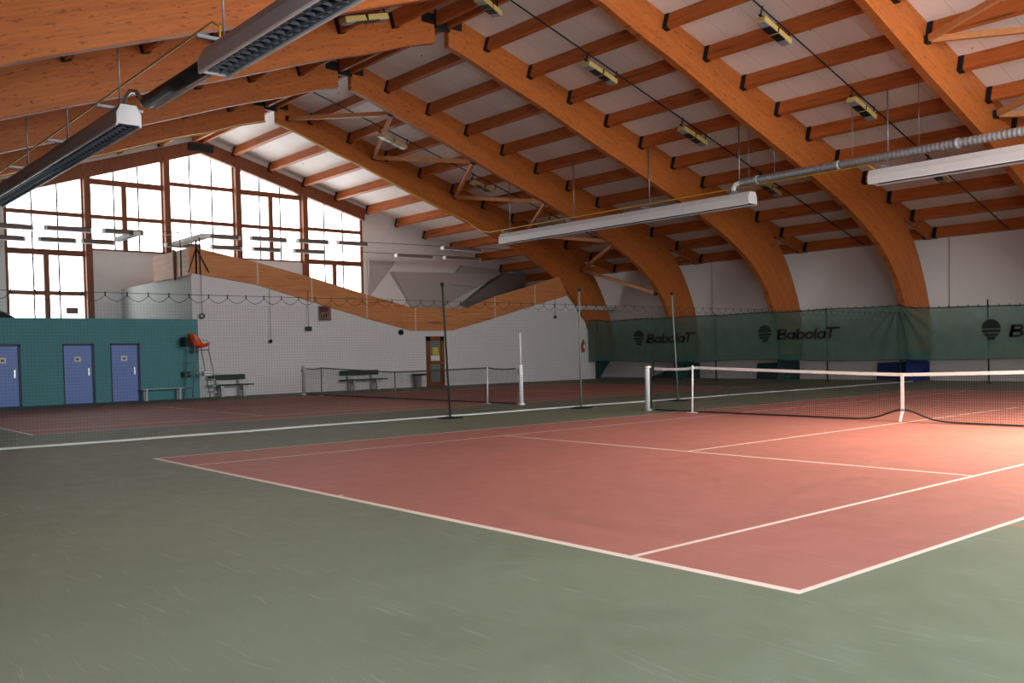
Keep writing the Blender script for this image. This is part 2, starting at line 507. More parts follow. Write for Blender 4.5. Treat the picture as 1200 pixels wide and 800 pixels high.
# timber posts between windows
mb = None
for i in range(1, 5):
    zlo = min(SILL[i-1], SILL[i])-.0
    p = MB().bb((XG-.02, PO[i]-.13, zlo), (XG+.24, PO[i]+.13, gtop(PO[i])+.25)).build('trim_%d' % i, 'frame')
    struct(p)
RAILS = [[4.3, 6.0, 7.62], [7.62, 9.12], [7.72, 9.35], [7.72, 9.32], [6.2, 7.83]]
MULL = [(5.55, 6.0, 0), (8.7, 9.0, 1), None, (15.45, 9.2, 1), (18.8, 6.1, 0)]
WNAME = ['leftmost', 'second', 'middle', 'fourth', 'rightmost']
for i in range(5):
    y0, y1 = PO[i]+(.13 if i else .06), PO[i+1]-(.13 if i < 4 else .06)
    z0 = SILL[i]
    w = sempty('window_%d' % (i+1), (XG, (y0+y1)/2, z0), '%s of the five tall gable windows with brown timber frame' % WNAME[i], 'window')
    # glass
    ym = [y0, y1] if not (y0 < 12.05 < y1) else [y0, 12.05, y1]
    MB().prism([(y0, z0), (y1, z0)] + [(yy, gtop(yy)) for yy in ym[::-1]], 'x', XG-.2, XG-.16).build('pane', 'pane', w)
    mb = MB()
    fw = .05
    for yy in (y0, y1): mb.bb((XG-.14, yy-fw, z0), (XG-.02, yy+fw, gtop(yy)))
    mb.bb((XG-.14, y0, z0), (XG-.02, y1, z0+.08))
    for z in RAILS[i]:
        hw = .12 if z in (6.0, 9.12, 9.32, 6.2) else .085
        ya, yb = y0, y1
        # keep the rail inside the sloping glass
        while gtop(ya) < z and ya < y1: ya += .05
        while gtop(yb) < z and yb > y0: yb -= .05
        mb.bb((XG-.13, ya, z-hw), (XG+.0, yb, z+hw))
    if MULL[i]:
        ymu, zt, k = MULL[i]
        mb.bb((XG-.13, ymu-.1, z0), (XG-.01, ymu+.1, zt))
    mb.build('window_frame', 'frame', w)
    mb = MB()      # thin glazing bars
    for k in (1, 2):
        yy = y0+(y1-y0)*k/3
        mb.bb((XG-.155, yy-.026, z0), (XG-.1, yy+.026, gtop(yy)))
    mb.build('glazing_bar', 'black', w)
tag(MB().bb((XG-.1, 6.26, 3.46), (XG-.07, 6.72, 3.72)).build('window_notice', 'brownsign'), 'small brown notice stuck on the lower pane of the leftmost window', 'notice')

# ---- white wall below the first arch, gallery return, gallery floor, teal block
LOWS = [(.25, 10.78), (1.2, 10.5), (2.5, 10.03), (4, 9.55), (6.85, 8.5), (8.27, 8.02), (10.18, 7.35), (12.98, 6.28), (15.1, 5.15), (16.4, 3.95), (17.0, 2.86), (17.35, 1.9), (17.5, 1.15)]
UPS = [(.25, 11.79), (1.2, deck(1.2)), (2.5, deck(2.5)), (4, deck(4)), (6.9, deck(6.9)), (8.5, deck(8.5)), (10.7, deck(10.7)), (14.2, deck(14.2)-.02), (16.1, 6.85), (17.65, 5.45), (18.5, 4.05), (18.95, 2.86), (19.08, 1.9), (19.1, 1.15)]
del UPS[1]
PT = [(8.45, 5.6), (10.98, 5.14), (13.2, 4.66), (15.77, 4.02), (18.1, 3.5), (20.95, 3.52), (22.65, 4.1), (25.16, 4.75), (26.8, 5.2)]
PB = [(8.45, 4.63), (10.95, 4.28), (13.2, 3.68), (15.72, 3.02), (18.0, 2.5), (20.2, 2.5), (22.6, 3.08), (25.1, 3.73), (27.35, 4.27)]
wl = [(8.45, 0), (29.3, 0), (29.3, 1.2), (29.05, 2.1), (28.6, 2.95), (27.4, 4.27)] + PB[::-1][1:]
mb = MB().prism(wl, 'x', XW-.2, XW)
struct(mb.build('wall_left', 'whiteblock'))
struct(MB().bb((XG, 8.45, 0), (XW-.2, 8.65, 4.55)).build('wall_return', 'whiteblock'))
# gallery slab, stepped behind the parapet
mb = MB()
sl = [(8.65, 4.3), (10.95, 3.95), (13.2, 3.4), (15.72, 2.75), (18., 2.3), (20.2, 2.3), (22.6, 2.75), (25.1, 3.4), (26.8, 3.8), (31.2, 3.8), (31.2, 3.6), (26.8, 3.6), (18., 2.1), (8.65, 4.1)]
mb.prism(sl, 'x', XG, XW-.2)
struct(mb.build('trim_gallery', 'greypanel'))
par = thing('gallery_parapet', 'long board parapet in pale brown wood stepping down and up above the white wall', 'parapet', (XW, 8.45, 4.6))
mb = MB()
mb.prism(PT + PB[::-1], 'x', XW+.002, XW+.1)
mb.build('front_boarding', 'parapet', par)
MB().bb((-29.9, 8.35, 4.55), (XW+.1, 8.445, 5.55)).build('side_boarding', 'parapet_side', par)
for yy in (10.98, 15.77, 18.19, 22.65, 25.16, 13.25):
    import bisect
    def itp(tab, y):
        for (a, b), (c, d) in zip(tab, tab[1:]):
            if a <= y <= c: return b+(d-b)*(y-a)/(c-a)
        return tab[-1][1]
    MB().bb((XW+.1, yy-.03, itp(PB, yy)+.01), (XW+.118, yy+.03, itp(PT, yy)-.01)).build('joint_strip', 'joint', par)
# teal changing block
struct(MB().bb((XG+.02, YN+.02, 0), (XT, 8.3, 2.9)).build('wall_teal', 'teal'))
struct(MB().bb((XT-.5, 8.3, 0), (XT, 8.45, 2.9)).build('trim_teal_corner', 'teal'))

# ---- doors in the teal block
DY = [(1.25, 2.56), (3.93, 4.79), (5.43, 6.28)]
DW = ['half cut off by the left edge of the photo', 'in the middle of the teal block', 'nearest the white bench']
DY[0] = (1.72, 2.56)
for i, (a, b) in enumerate(DY):
    d = sempty('door_%d' % (i+1), (XT, (a+b)/2, 0), 'blue flush door %s' % DW[i], 'door')
    mb = MB(); mb.bb((XT-.02, b, 0), (XT+.06, b+.08, 2.02)); mb.bb((XT-.02, a-.03, 1.97), (XT+.06, b+.08, 2.04)); mb.bb((XT-.02, a-.03, 0), (XT+.03, a, 1.97))
    mb.bb((XT-.02, a, 0), (XT+.05, b, .02))
    mb.build('door_frame', 'navy', d)
    MB().bb((XT-.02, a, .02), (XT+.025, b, 1.97)).build('door_leaf', 'blue', d)
    h = MB().bb((XT+.025, b-.13, .95), (XT+.035, b-.08, 1.2)); h.tube([(XT+.035, b-.105, 1.1), (XT+.08, b-.105, 1.1), (XT+.08, b-.22, 1.1)], .01, 6)
    h.build('door_handle', 'alu', d)
    yc = (a+b)/2-.02
    sg = MB().bb((XT+.025, yc-.1, 1.42), (XT+.032, yc+.1, 1.6)).build('pictogram_plate', 'paper', d)
    MB().bb((XT+.032, yc-.045, 1.47), (XT+.035, yc+.045, 1.55)).build('pictogram', 'brownsign', d)
# brown glazed door in the white wall
d = sempty('door_4', (XW, 19.24, 0), 'brown wooden glazed door in the white wall', 'door')
a, b = 18.77, 19.72
mb = MB(); X = XW
mb.bb((X-.02, a, 0), (X+.07, a+.2, 2.24)); mb.bb((X-.02, b-.2, 0), (X+.07, b, 2.24)); mb.bb((X-.02, a, 2.04), (X+.07, b, 2.24)); mb.bb((X-.02, a, 0), (X+.06, b, .2)); mb.bb((X-.02, a, .99), (X+.06, b, 1.12))
mb.build('door_frame', 'doorwood', d)
MB().bb((X-.02, a+.2, .2), (X+.02, b-.2, .99)).build('lower_pane', 'doorglass', d)
MB().bb((X-.02, a+.2, 1.12), (X+.02, b-.2, 2.04)).build('upper_pane', 'doorglass', d)
MB().bb((X+.02, a+.24, 1.15), (X+.03, b-.24, 1.38)).build('paper_notice', 'paper', d)
MB().bb((X+.02, a+.34, 1.4), (X+.03, b-.3, 1.75)).build('yellow_notice', 'yellowpaper', d)
MB().tube([(X+.07, b-.08, 1.05), (X+.12, b-.08, 1.05), (X+.12, b-.2, 1.05)], .012, 6).build('door_handle', 'alu', d)

# ================================================================ ROOF STRUCTURE
def catmull(P, n):
    out = []
    # parametrise by cumulative chord
    t = [0]
    for a, b in zip(P, P[1:]): t.append(t[-1]+math.dist(a, b))
    T = t[-1]
    for k in range(n+1):
        q = T*k/n
        i = max(j for j in range(len(P)-1) if t[j] <= q+1e-9)
        i = min(i, len(P)-2)
        u = (q-t[i])/(t[i+1]-t[i])
        p0 = P[max(i-1, 0)]; p1 = P[i]; p2 = P[i+1]; p3 = P[min(i+2, len(P)-1)]
        def c(d):
            return .5*((2*p1[d])+(-p0[d]+p2[d])*u+(2*p0[d]-5*p1[d]+4*p2[d]-p3[d])*u*u+(-p0[d]+3*p1[d]-3*p2[d]+p3[d])*u**3)
        out.append((c(0), c(1)))
    return out
NSEG = 64
LO = catmull(LOWS, NSEG); UP = [(s, min(z, deck(s)-.005)) for s, z in catmull(UPS, NSEG)]

def half_arch_mesh(sg):
    mb = MB(); mb.uv = []
    L = 0
    for i in range(NSEG+1):
        if i: L += (math.dist(LO[i], LO[i-1])+math.dist(UP[i], UP[i-1]))/2
        dep = math.dist(LO[i], UP[i])
        for x in (0, -TH):
            mb.v.append((x, sg*LO[i][0], LO[i][1])); mb.uv.append((L, 0 if x == 0 else -.0))
            mb.v.append((x, sg*UP[i][0], UP[i][1])); mb.uv.append((L, dep))
    for i in range(NSEG):
        a = 4*i; b = a+4
        mb.face((a, b, b+1, a+1)); mb.face((a+2, a+3, b+3, b+2)); mb.face((a, a+2, b+2, b)); mb.face((a+1, b+1, b+3, a+3))
    mb.face((0, 1, 3, 2)); n = 4*NSEG; mb.face((n, n+2, n+3, n+1))
    return mb
def arch(k):
    where = ['first timber arch from the left, standing at the end of the white wall', 'second timber arch from the left, in front of the green curtained far wall',
             'third timber arch from the left, its foot behind the second printed emblem', 'fourth timber arch from the left, its foot behind the gathered curtain folds',
             'fifth timber arch from the left, crossing the upper right corner', 'sixth timber arch from the left, nearest big beam at upper left',
             'seventh timber arch, nearest the photographer'][k]
    r = thing('arch_beam', where, 'arch', (FX[k], YM, 0), 'laminated timber arches')
    r['_w'] = 1
    for sg in (1, -1):
        half_arch_mesh(sg).build('half_arch', 'glulam', r)
        ra = MB(); ra.prism([(sg*15.3, deck(15.3)-.01), (sg*19.25, deck(19.25)-.01), (sg*19.25, deck(19.25)-.5), (sg*15.3, deck(15.3)-.5)], 'x', -.03, -TH+.03)
        ra.build('wall_rafter', 'timber', r)
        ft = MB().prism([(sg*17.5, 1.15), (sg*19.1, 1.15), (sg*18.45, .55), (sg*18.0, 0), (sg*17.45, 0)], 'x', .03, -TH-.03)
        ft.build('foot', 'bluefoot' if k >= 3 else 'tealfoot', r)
    c = MB()
    c.bb((.0, -.72, 11.33), (.06, -.12, 11.62)); c.bb((0, .12, 11.33), (.06, .72, 11.62)); c.bb((-.02, -.26, 11.2), (.08, .26, 11.75))
    c.bb((-TH-.06, -.72, 11.33), (-TH, .72, 11.62)); c.bb((-TH+.02, -.25, 11.25), (-.02, .25, 11.7))
    c.build('ridge_connector', 'black', r)
    return r
for k in range(7): arch(k)

# purlins
ANG = math.atan(SLOPE)
PD, PW = .42, .16
def purlin_proto(length):
    mb = MB().box((0, 0, 0), (length, PW, PD))
    body = mb
    return body
SL = [1.72+1.757*k for k in range(11)]
bays = [('the gable wall and first arch', XG+.2, FX[0]-TH)] + [('%s and %s arches' % (ORD[k], ORD[k+1]), FX[k], FX[k+1]-TH) for k in range(6)]
proto = {}
for bi, (bn, xa, xb) in enumerate(bays):
    ln = xb-xa
    for sg in (1, -1):
        for j, s in enumerate(SL):
            zc = deck(s)-.01-PD/2/math.cos(ANG)-.0
            y = YM+sg*s
            if sg > 0 and j == 10: pass
            loc = ((xa+xb)/2, y, zc)
            if not seen((xa, y, zc), (xb, y, zc), 60): continue
            side = 'far' if sg > 0 else 'near'
            if sg > 0: lab = 'orange purlin on far slope, %s from ridge, between %s' % (ORD[j], bn)
            else: lab = 'orange purlin on near slope, %s from ridge, between %s' % (ORD[j], bn)
            key = (round(ln, 3), sg)
            if key not in proto:
                r = thing('roof_purlin', lab, 'beam', loc, 'roof purlins')
                r['_w'] = 1
                R = Matrix.Rotation(-sg*ANG, 3, 'X')
                MB().box((0, 0, 0), (ln-.02, PW, PD)).build('beam', 'timber', r)
                for ex in (-1, 1):
                    h = MB()
                    xx = ex*(ln/2-.085)
                    h.box((xx, 0, -PD/2-.008), (.16, PW+.03, .016)); h.box((xx, PW/2+.009, -.0), (.16, .016, PD)); h.box((xx, -PW/2-.009, -.0), (.16, .016, PD))
                    h.build('hanger', 'black', r)
                r.rotation_euler = (-sg*ANG, 0, 0)
                proto[key] = r
            else:
                dup(proto[key], loc, lab)
# ridge purlins
first = None
for bi, (bn, xa, xb) in enumerate(bays):
    loc = ((xa+xb)/2, YM, 11.5)
    if not seen((xa, YM, 11.5), (xb, YM, 11.5), 60): continue
    lab = 'dark pair of ridge timbers between %s' % bn
    ln = xb-xa
    r = thing('ridge_purlin', lab, 'beam', loc, 'ridge timbers'); r['_w'] = 1
    for q in (-.2, .2): MB().box((0, q, 0), (ln-.2, .12, .4)).build('beam', 'timber', r)

# timber wind braces in zigzag between arches
nb = 0
def brace(a, b, where):
    o = MB().bar((0, 0, 0), Vector(b)-Vector(a), .12, .16).build('wind_brace', 'strut')
    o.location = a; o['_w'] = 1
    tag(o, where, 'strut', 'timber wind braces')
    r = Vector(b)-Vector(a)
    d = r.normalized()
    for t in (d*.03, r-d*.03): MB().bar(t-d*.09, t+d*.09, .15, .2).build('brace_shoe', 'black', o)
xa, xb = FX[0]+.03, FX[1]-TH-.03
pts = [(xa, 12.6, 11.0), (xb, 13.95, 10.28), (xa, 16.5, 9.93), (xb, 17.65, 8.98), (xa, 20.75, 8.65), (xb, 21.4, 7.75), (xa, 24.9, 7.2), (xb, 25.6, 6.35), (xa, 28.75, 5.65), (xb, 28.2, 4.1)]
for i in range(len(pts)-1):
    brace(pts[i], pts[i+1], 'pale timber strut, %s of the zigzag from the ridge, between first and second arches' % ORD[i])
xa, xb = FX[4]+.03, FX[5]-TH-.03
pts = [(xb, 16.6, 9.9), (xa, 18.75, 9.28), (xb, 20.8, 8.9), (xa, 22.85, 8.0), (xb, 25.0, 7.4)]
for i in range(len(pts)-1):
    brace(pts[i], pts[i+1], 'pale timber strut right of the fifth arch, %s counted down from the ridge' % ORD[i])

# ================================================================ LAMPS ON CABLES
def flood(name, lab, loc, sg):
    r = thing(name, lab, 'lamp', loc, 'twin floodlights under the roof'); r['_w'] = 1
    mb = MB()
    for q in (-.33, .33):
        mb.prism([(q-.29, .07), (q+.29, .07), (q+.31, -.07), (q-.31, -.07)], 'x', -.15, .15)
    mb.build('housing', 'lampcase', r, bevel=.012)
    mb = MB()
    for q in (-.2, .2): mb.bb((-.13, q-.15, -.09), (.13, q+.15, -.07))
    mb.build('glass', 'lampglass', r)
    mb = MB()
    for q in (-.48, .48): mb.bb((-.13, q-.12, -.088), (.13, q+.12, -.07))
    mb.build('reflector', 'reflector', r)
    mb = MB(); mb.bb((-.03, -.7, .075), (.03, .7, .11)); mb.bb((-.15, -.02, -.07), (.15, .02, .075)); mb.bb((-.012, -.65, .1), (.012, -.62, .38)); mb.bb((-.012, .62, .1), (.012, .65, .38))
    mb.build('bracket', 'black', r)
    r.rotation_euler = (-sg*ANG, 0, 0)
    return r
CAB = [(-23.5, [15.6, 20.1, 24.5], 'first and second arches'), (-11.8, [15.7, 20.06, 24.4], 'third and fourth arches'), (-5.9, [16.3, 20.7, 25.3], 'fourth and fifth arches')]
fl = {}
for x, yl, bn in CAB:
    for side, sg in (('far', 1), ('near', -1)):
        lst = [y-YM for y in yl] if sg > 0 else [4.4]
        if sg < 0 and x != -11.8: lst = []
        for i, s in enumerate(lst):
            loc = (x, YM+sg*s, deck(s)-.78)
            lab = 'twin floodlight on the %s roof slope, %s below the ridge, between %s' % (side, ORD[i], bn)
            if not seen((x, YM+sg*(s-.6), loc[2]), (x, YM+sg*(s+.6), loc[2]), 40): continue
            if sg in fl: dup(fl[sg], loc, lab)
            else: fl[sg] = flood('floodlight', lab, loc, sg)
    # cable parallel to the far slope, hung from the purlins
    mb = MB()
    mb.tube([(x, YM+.3, deck(.3)-.45), (x, YM+19.2, deck(19.2)-.45)], .022, 6)
    for s in SL: mb.tube([(x, YM+s, deck(s)-.46), (x, YM+s, deck(s)-.34)], .01, 4)
    tag(mb.build('lamp_cable', 'black'), 'dark straight cable carrying the floodlights between %s' % bn, 'cable', 'floodlight cables')
x = -11.8
fx = (x, YM-.5, deck(.5)-.75)
dup(fl[1], fx, 'twin floodlight at the very ridge between third and fourth arches').rotation_euler = (0, 0, .5)

# ================================================================ GAS HEATERS
def heater(name, lab, x0, x1, y, z, group):
    r = thing(name, lab, 'heater', ((x0+x1)/2, y, z), group); r['_w'] = 1
    L = (x1-x0)/2
    t = .012
    # trapezoid hood, open below
    prof = [(-.24, -.2), (-.24, .02), (-.15, .2), (.15, .2), (.24, .02), (.24, -.2)]
    mb = MB()
    for (a, b) in zip(prof, prof[1:]):
        mb.bar((0, (a[0]+b[0])/2, (a[1]+b[1])/2), (0.001, (a[0]+b[0])/2, (a[1]+b[1])/2), .01, .01)
        mb.v = mb.v[:-8]; mb.f = mb.f[:-6]; mb.mi = mb.mi[:-6]; mb.smooth = mb.smooth[:-6]
        n = len(mb.v)
        d = Vector((b[0]-a[0], b[1]-a[1])).normalized(); nx, nz = -d.y*t, d.x*t
        for X in (-L, L):
            mb.v += [(X, a[0], a[1]), (X, b[0], b[1]), (X, b[0]-nx, b[1]-nz), (X, a[0]-nx, a[1]-nz)]
        for q in ((0, 1, 2, 3), (4, 7, 6, 5), (0, 4, 5, 1), (2, 6, 7, 3), (1, 5, 6, 2), (0, 3, 7, 4)): mb.face([n+i for i in q])
    mb.build('hood', 'heaterhood' if y > YM else 'hoodshaded', r)  # near hoods get the copy with shade in its colour
    for ex in (-1, 1):
        MB().prism(prof, 'x', ex*L, ex*(L+.03)).build('end_cap', 'whitemetal', r)
    MB().bb((-L+.05, -.2, -.1), (L-.05, .2, -.09)).build('reflector_tray', 'heaterdark', r)
    mb = MB()
    for q in (-.1, .1): mb.tube([(-L+.1, q, -.15), (L-.1, q, -.15)], .045, 8)
    mb.build('burner_tube', 'heatertube', r)
    if y < YM:          # the open underside shows on the near heaters only
        n = int(2*L/.24); b0 = None
        for i in range(n):
            X = -L+.15+i*(2*L-.3)/(n-1)
            if not seen((X+(x0+x1)/2, y, z), (X+(x0+x1)/2, y, z+.1), 30): continue
            if b0 is None: b0 = b = MB().bar((0, -.2, -.17), (0, .2, -.17), .008, .05).build('louver', 'louver', r)
            else: b = b0.copy(); COL.objects.link(b)
            b.location.x = X
    mb = MB()
    for q in (-.23, .23): mb.bb((-L, q-.02, -.23), (L, q+.02, -.195))
    mb.build('edge_lip', 'whitemetal', r)
    n = max(2, int(2*L/4)+1)
    for i in range(n):
        X = -L+.5+i*(2*L-1)/(n-1)
        s = abs(y-YM)
        mb = MB()
        mb.tube([(X, 0, .2), (X, 0, deck(s)-.1-z)], .02, 6)
        mb.bb((X-.03, -.45, .2), (X+.03, .45, .26))
        mb.build('hanger_rod', 'grey', r)
    return r
YH1, ZH1 = 21.0, 6.42
YH2, ZH2 = 1.7, 6.42
heater('radiant_heater', 'long white radiant heater hanging over the middle of the far half', -23.3, -10.1, YH1, ZH1+.0, 'radiant tube heaters')
heater('radiant_heater', 'white radiant heater hanging at the right edge of the photo', -5.75, 6.0, YH1, ZH1+.0, 'radiant tube heaters')
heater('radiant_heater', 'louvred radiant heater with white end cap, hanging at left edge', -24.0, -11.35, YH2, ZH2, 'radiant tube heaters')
heater('radiant_heater', 'shaded louvred radiant heater hanging at the top left near the photographer', -7.0, 6.0, YH2, ZH2, 'radiant tube heaters')
# linking pipe between the two near heaters
mb = MB()
mb.tube([(-7.05, YH2, ZH2+.02), (-10.2, YH2, ZH2+.02)], .13, 12)
j = mb.build('heater_link_duct', 'heatertube')
tag(j, 'dark pipe with swan neck linking the two louvred heaters at left', 'pipe')
MB().tube([(-10.2, YH2, ZH2+.02), (-10.5, YH2, ZH2+.05), (-10.8, YH2, ZH2+.35), (-11.2, YH2, ZH2+.45), (-11.5, YH2, ZH2+.4), (-11.6, YH2, ZH2+.2)], .042, 10).build('swan_neck', 'alu', j)
mb = MB()
mb.bb((-7.1, YH2+.13, ZH2-.1), (-10.2, YH2+.17, ZH2-.06))
mb.build('edge_rail', 'whitemetal', j)
# spiral flue
mb = MB()
ZD = 6.98
mb.tube([(-10.5, YH1, ZD), (7, YH1, ZD)], .125, 14)
d = tag(mb.build('spiral_duct', 'zinc'), 'grey spiral flue duct running above the white heaters at right', 'duct')
mb = MB()
for xx in (-9.9, -6.9, -3.2, -.2, 2.8): mb.tube([(xx-.07, YH1, ZD), (xx+.07, YH1, ZD)], .142, 14)
mb.build('coupling', 'zinc', d)
mb = MB().tube([(-10.5, YH1, ZD), (-10.75, YH1, ZD-.02), (-10.85, YH1, ZD-.15), (-10.85, YH1, ZH1+.2)], .085, 10)
mb.build('elbow', 'whitemetal', d)
for xx in (-10.2, -9.2, -6.4, -4.3, .5):
    MB().tube([(xx, YH1, ZD+.12), (xx, YH1, deck(YH1-YM)-.05)], .008, 5).build('hanger_wire', 'grey', d)
# gas pipes
pts = []
for i in range(0, NSEG+1):
    if LO[i][0] < 9.3: pts.append((FX[0]+.06, YM+LO[i][0], LO[i][1]-.05))
pts = pts[::3] + [(FX[0]+.25, 21.3, 7.55), (FX[0]+.6, 21.35, 7.3), (FX[0]+1.2, 21.35, 7.0), (-24.5, YH1+.2, 6.86), (-6.0, YH1+.2, 6.86), (-5.7, YH1+.2, 6.6)]
tag(MB().tube(pts, .028, 8).build('gas_pipe', 'gas'), 'yellow gas pipe along the first arch then above the far white heaters', 'pipe', 'yellow gas pipes')
pts = [(FX[0]+.06, YM-LO[i][0], LO[i][1]-.05) for i in range(0, NSEG+1, 3) if LO[i][0] < 15.5]
tag(MB().tube(pts, .028, 8).build('gas_pipe', 'gas'), 'yellow gas pipe under the near half of the first arch', 'pipe', 'yellow gas pipes')
pts = [(-25, YH2+.1, ZH2+.75), (-7.2, YH2+.1, ZH2+.75), (-6.9, YH2+.1, ZH2+.6), (-6.9, YH2+.1, ZH2+.25)]
tag(MB().tube(pts, .022, 8).build('gas_pipe', 'gas'), 'thin yellow gas pipe above the louvred near heaters at left', 'pipe', 'yellow gas pipes')

# ================================================================ BATTEN LAMPS OVER THE GALLERY
def batten(lab, loc, L, rz=0, w=.22):
    r = thing('batten_lamp', lab, 'lamp', loc, 'batten lamps over the gallery'); r['_w'] = 1
    MB().prism([(-w/2, -.08), (w/2, -.08), (w/2*.7, .07), (-w/2*.7, .07)], 'y', -L/2, L/2).build('case', 'batten', r)
    MB().bb((-w/2*.8, -L/2+.03, -.1), (w/2*.8, L/2-.03, -.08)).build('lens', 'battenlens', r)
    for ex in (-1, 1): MB().bb((-w/2, ex*L/2-.03, -.1), (w/2, ex*L/2+.03, .06)).build('end_cap', 'whitemetal', r)
    r.rotation_euler = (0, 0, rz)
    return r
rowA = [(1.7, 3.85), (4.15, 5.75), (6.1, 7.6), (9.85, 11.4), (11.8, 13.45), (13.9, 15.4), (15.8, 17.4), (21.4, 23.9)]
rowB = [(2.2, 4.1), (4.5, 5.85), (6.0, 7.25), (9.2, 10.7), (11.1, 12.5), (12.95, 14.3), (14.9, 16.5), (20.3, 22.6), (23.2, 25.6)]
XA, XB = -28.6, -31.0
for nm, row, x, z, cl in (('upper', rowA, XA, 6.33, .035), ('lower', rowB, XB, 6.18, .03)):
    for i, (a, b) in enumerate(row):
        batten('slim batten lamp over the gallery, %s from left in the %s row' % (ORD[i], nm), (x, (a+b)/2, z+cl*((a+b)/2-8)/2), (b-a)*.93)
    mb = MB().tube([(x, YN+2, z+.08+cl*(YN-6)/2), (x, YM+16.2, z+.08+cl*(YM+16.2-8)/2)], .012, 5)
    tag(mb.build('suspension_wire', 'black'), 'thin wire carrying the %s row of batten lamps' % nm, 'wire', 'lamp wires over the gallery')
batten('wide batten lamp set crosswise, left of the gallery corner', (-29.3, 7.2, 6.24), 2.3, PI/2, .24)
batten('wide batten lamp set crosswise, just above the gallery corner', (-28.9, 9.5, 6.22), 2.9, PI/2, .42)

# ================================================================ GALLERY END
cw = thing('faceted_wall_panel', 'grey faceted overhanging wall panels on the end wall right of the windows', 'wall panel', (XG, 24, 2.3))
X0 = XG+.02
def facet(pts, mat, nm='facet'):
    """pts: (y,z,depth) front polygon, closed back to the wall"""
    mb = MB(); n = len(pts)
    mb.v += [(X0+d, y, z) for y, z, d in pts] + [(X0, y, z) for y, z, d in pts]
    mb.face(range(n)); mb.face(range(n, 2*n))
    for i in range(n): mb.face((i, (i+1) % n, n+(i+1) % n, n+i))
    mb.build(nm, mat, cw)
facet([(20.66, 6.4, .22), (22.3, 6.42, .22), (20.66, 4.4, .02)], 'greypanel')
facet([(22.0, 5.85, .4), (29.3, 6.05, .4), (23.8, 3.3, .03)], 'greypanel')
facet([(25.6, 5.3, .42), (26.65, 6.42, .2), (29.8, 6.3, .2), (29.3, 6.05, .6), (27.5, 5.2, .5)], 'greypanel')
facet([(29.3, 6.05, .8), (31.1, 6.1, .6), (31.1, 4.9, .2), (27.5, 4.0, .05), (26.5, 4.2, .15)], 'greypanel2')
# bits on the gallery corner
st = thing('corner_tripod', 'dark steel tripod stand fixed at the corner of the gallery parapet', 'stand', (XW+.12, 8.6, 4.6))
c = Vector((XW+.14, 8.62, 5.85))
for q in ((XW+.12, 8.3, 4.62), (XW+.2, 9.05, 4.66)): MB().tube([c-Vector((0, 0, .3)), q], .02, 6).build('leg', 'black', st)
MB().tube([c, (XW+.13, 8.6, 4.6)], .03, 8).build('post', 'black', st)
MB().tube([c+Vector((0, .12, .1)), (XW+.13, 8.75, 4.6)], .022, 8).build('post', 'black', st)
MB().tube([(-28.2, 8.36, 4.45), (-28.2, 8.36, 6.2)], .02, 6)
tag(MB().tube([(-26.9, 8.34, 4.55), (-26.9, 8.34, 6.15), (-26.95, 8.34, 6.2), (-29.4, 8.34, 6.26)], .018, 6).build('conduit', 'black'), 'thin dark conduit bending over the gallery corner', 'pipe')
tag(MB().bb((-27.65, 8.28, 4.45), (-27.5, 8.38, 5.6)).build('parapet_post', 'frame'), 'dark brown post against the side of the gallery parapet', 'post')

# things hung on and below the parapet
def cord(lab, y, z0, z1, kind):
    x = XW+.14
    o = MB().tube([(x, y, z0), (x, y, z1)], .009, 5).build('hanging_cord', 'black')
    tag(o, lab, 'cord')
    if kind == 'ring':
        R = .085
        MB().tube([(x, y+R*math.sin(t*PI/8), z1-R+R*math.cos(t*PI/8)) for t in range(17)], .026, 6).build('ring', 'black', o)
    elif kind == 'box': MB().bb((x-.06, y-.12, z1-.18), (x+.06, y+.12, z1)).build('box', 'greenplank', o, bevel=.02)
    else: MB().lathe([(.02, 0), (.06, -.03), (.07, -.08), (.05, -.13), (.015, -.15)], (x, y, z1), 10).build('weight', 'black', o)
cord('dark cord with a ring at its end hanging beside the gallery corner', 8.76, 4.7, 3.12, 'ring')
cord('long thin cord with small weight on the white wall', 11.43, 4.1, 2.15, 'w')
cord('cord holding a small green box beside the wall sign', 13.05, 4.1, 2.66, 'box')
cord('cord with dark weight near the right end of the parapet', 26.45, 4.3, 3.25, 'w')
o = MB().lathe([(.0, .0), (.1, .0), (.12, .04), (.12, .1), (.05, .13)], (0, 0, 0), 14).build('round_fitting', 'black')
o.rotation_euler = (0, PI/2, 0); o.location = (XW+.0, 17.45, 2.42)
tag(o, 'small round dark fitting on the wall under the parapet low point', 'fitting')
sg = MB().bb((XW+.101, 13.55, 2.9), (XW+.13, 14.07, 3.5)).build('wall_sign', 'brownsign')
tag(sg, 'red and grey notice sign hanging at the lower edge of the parapet', 'sign')
MB().bb((XW+.13, 13.58, 3.26), (XW+.135, 13.94, 3.48)).build('red_panel', 'signdark', sg)
mb = MB()
for i in range(3): mb.bb((XW+.13, 13.62+.1*i, 3.02), (XW+.135, 13.66+.1*i+.02*(i == 2), 3.16+.03*(i == 2)))
mb.bb((XW+.13, 13.6, 2.95), (XW+.135, 13.95, 2.965))
mb.build('sign_print', 'ink', sg)
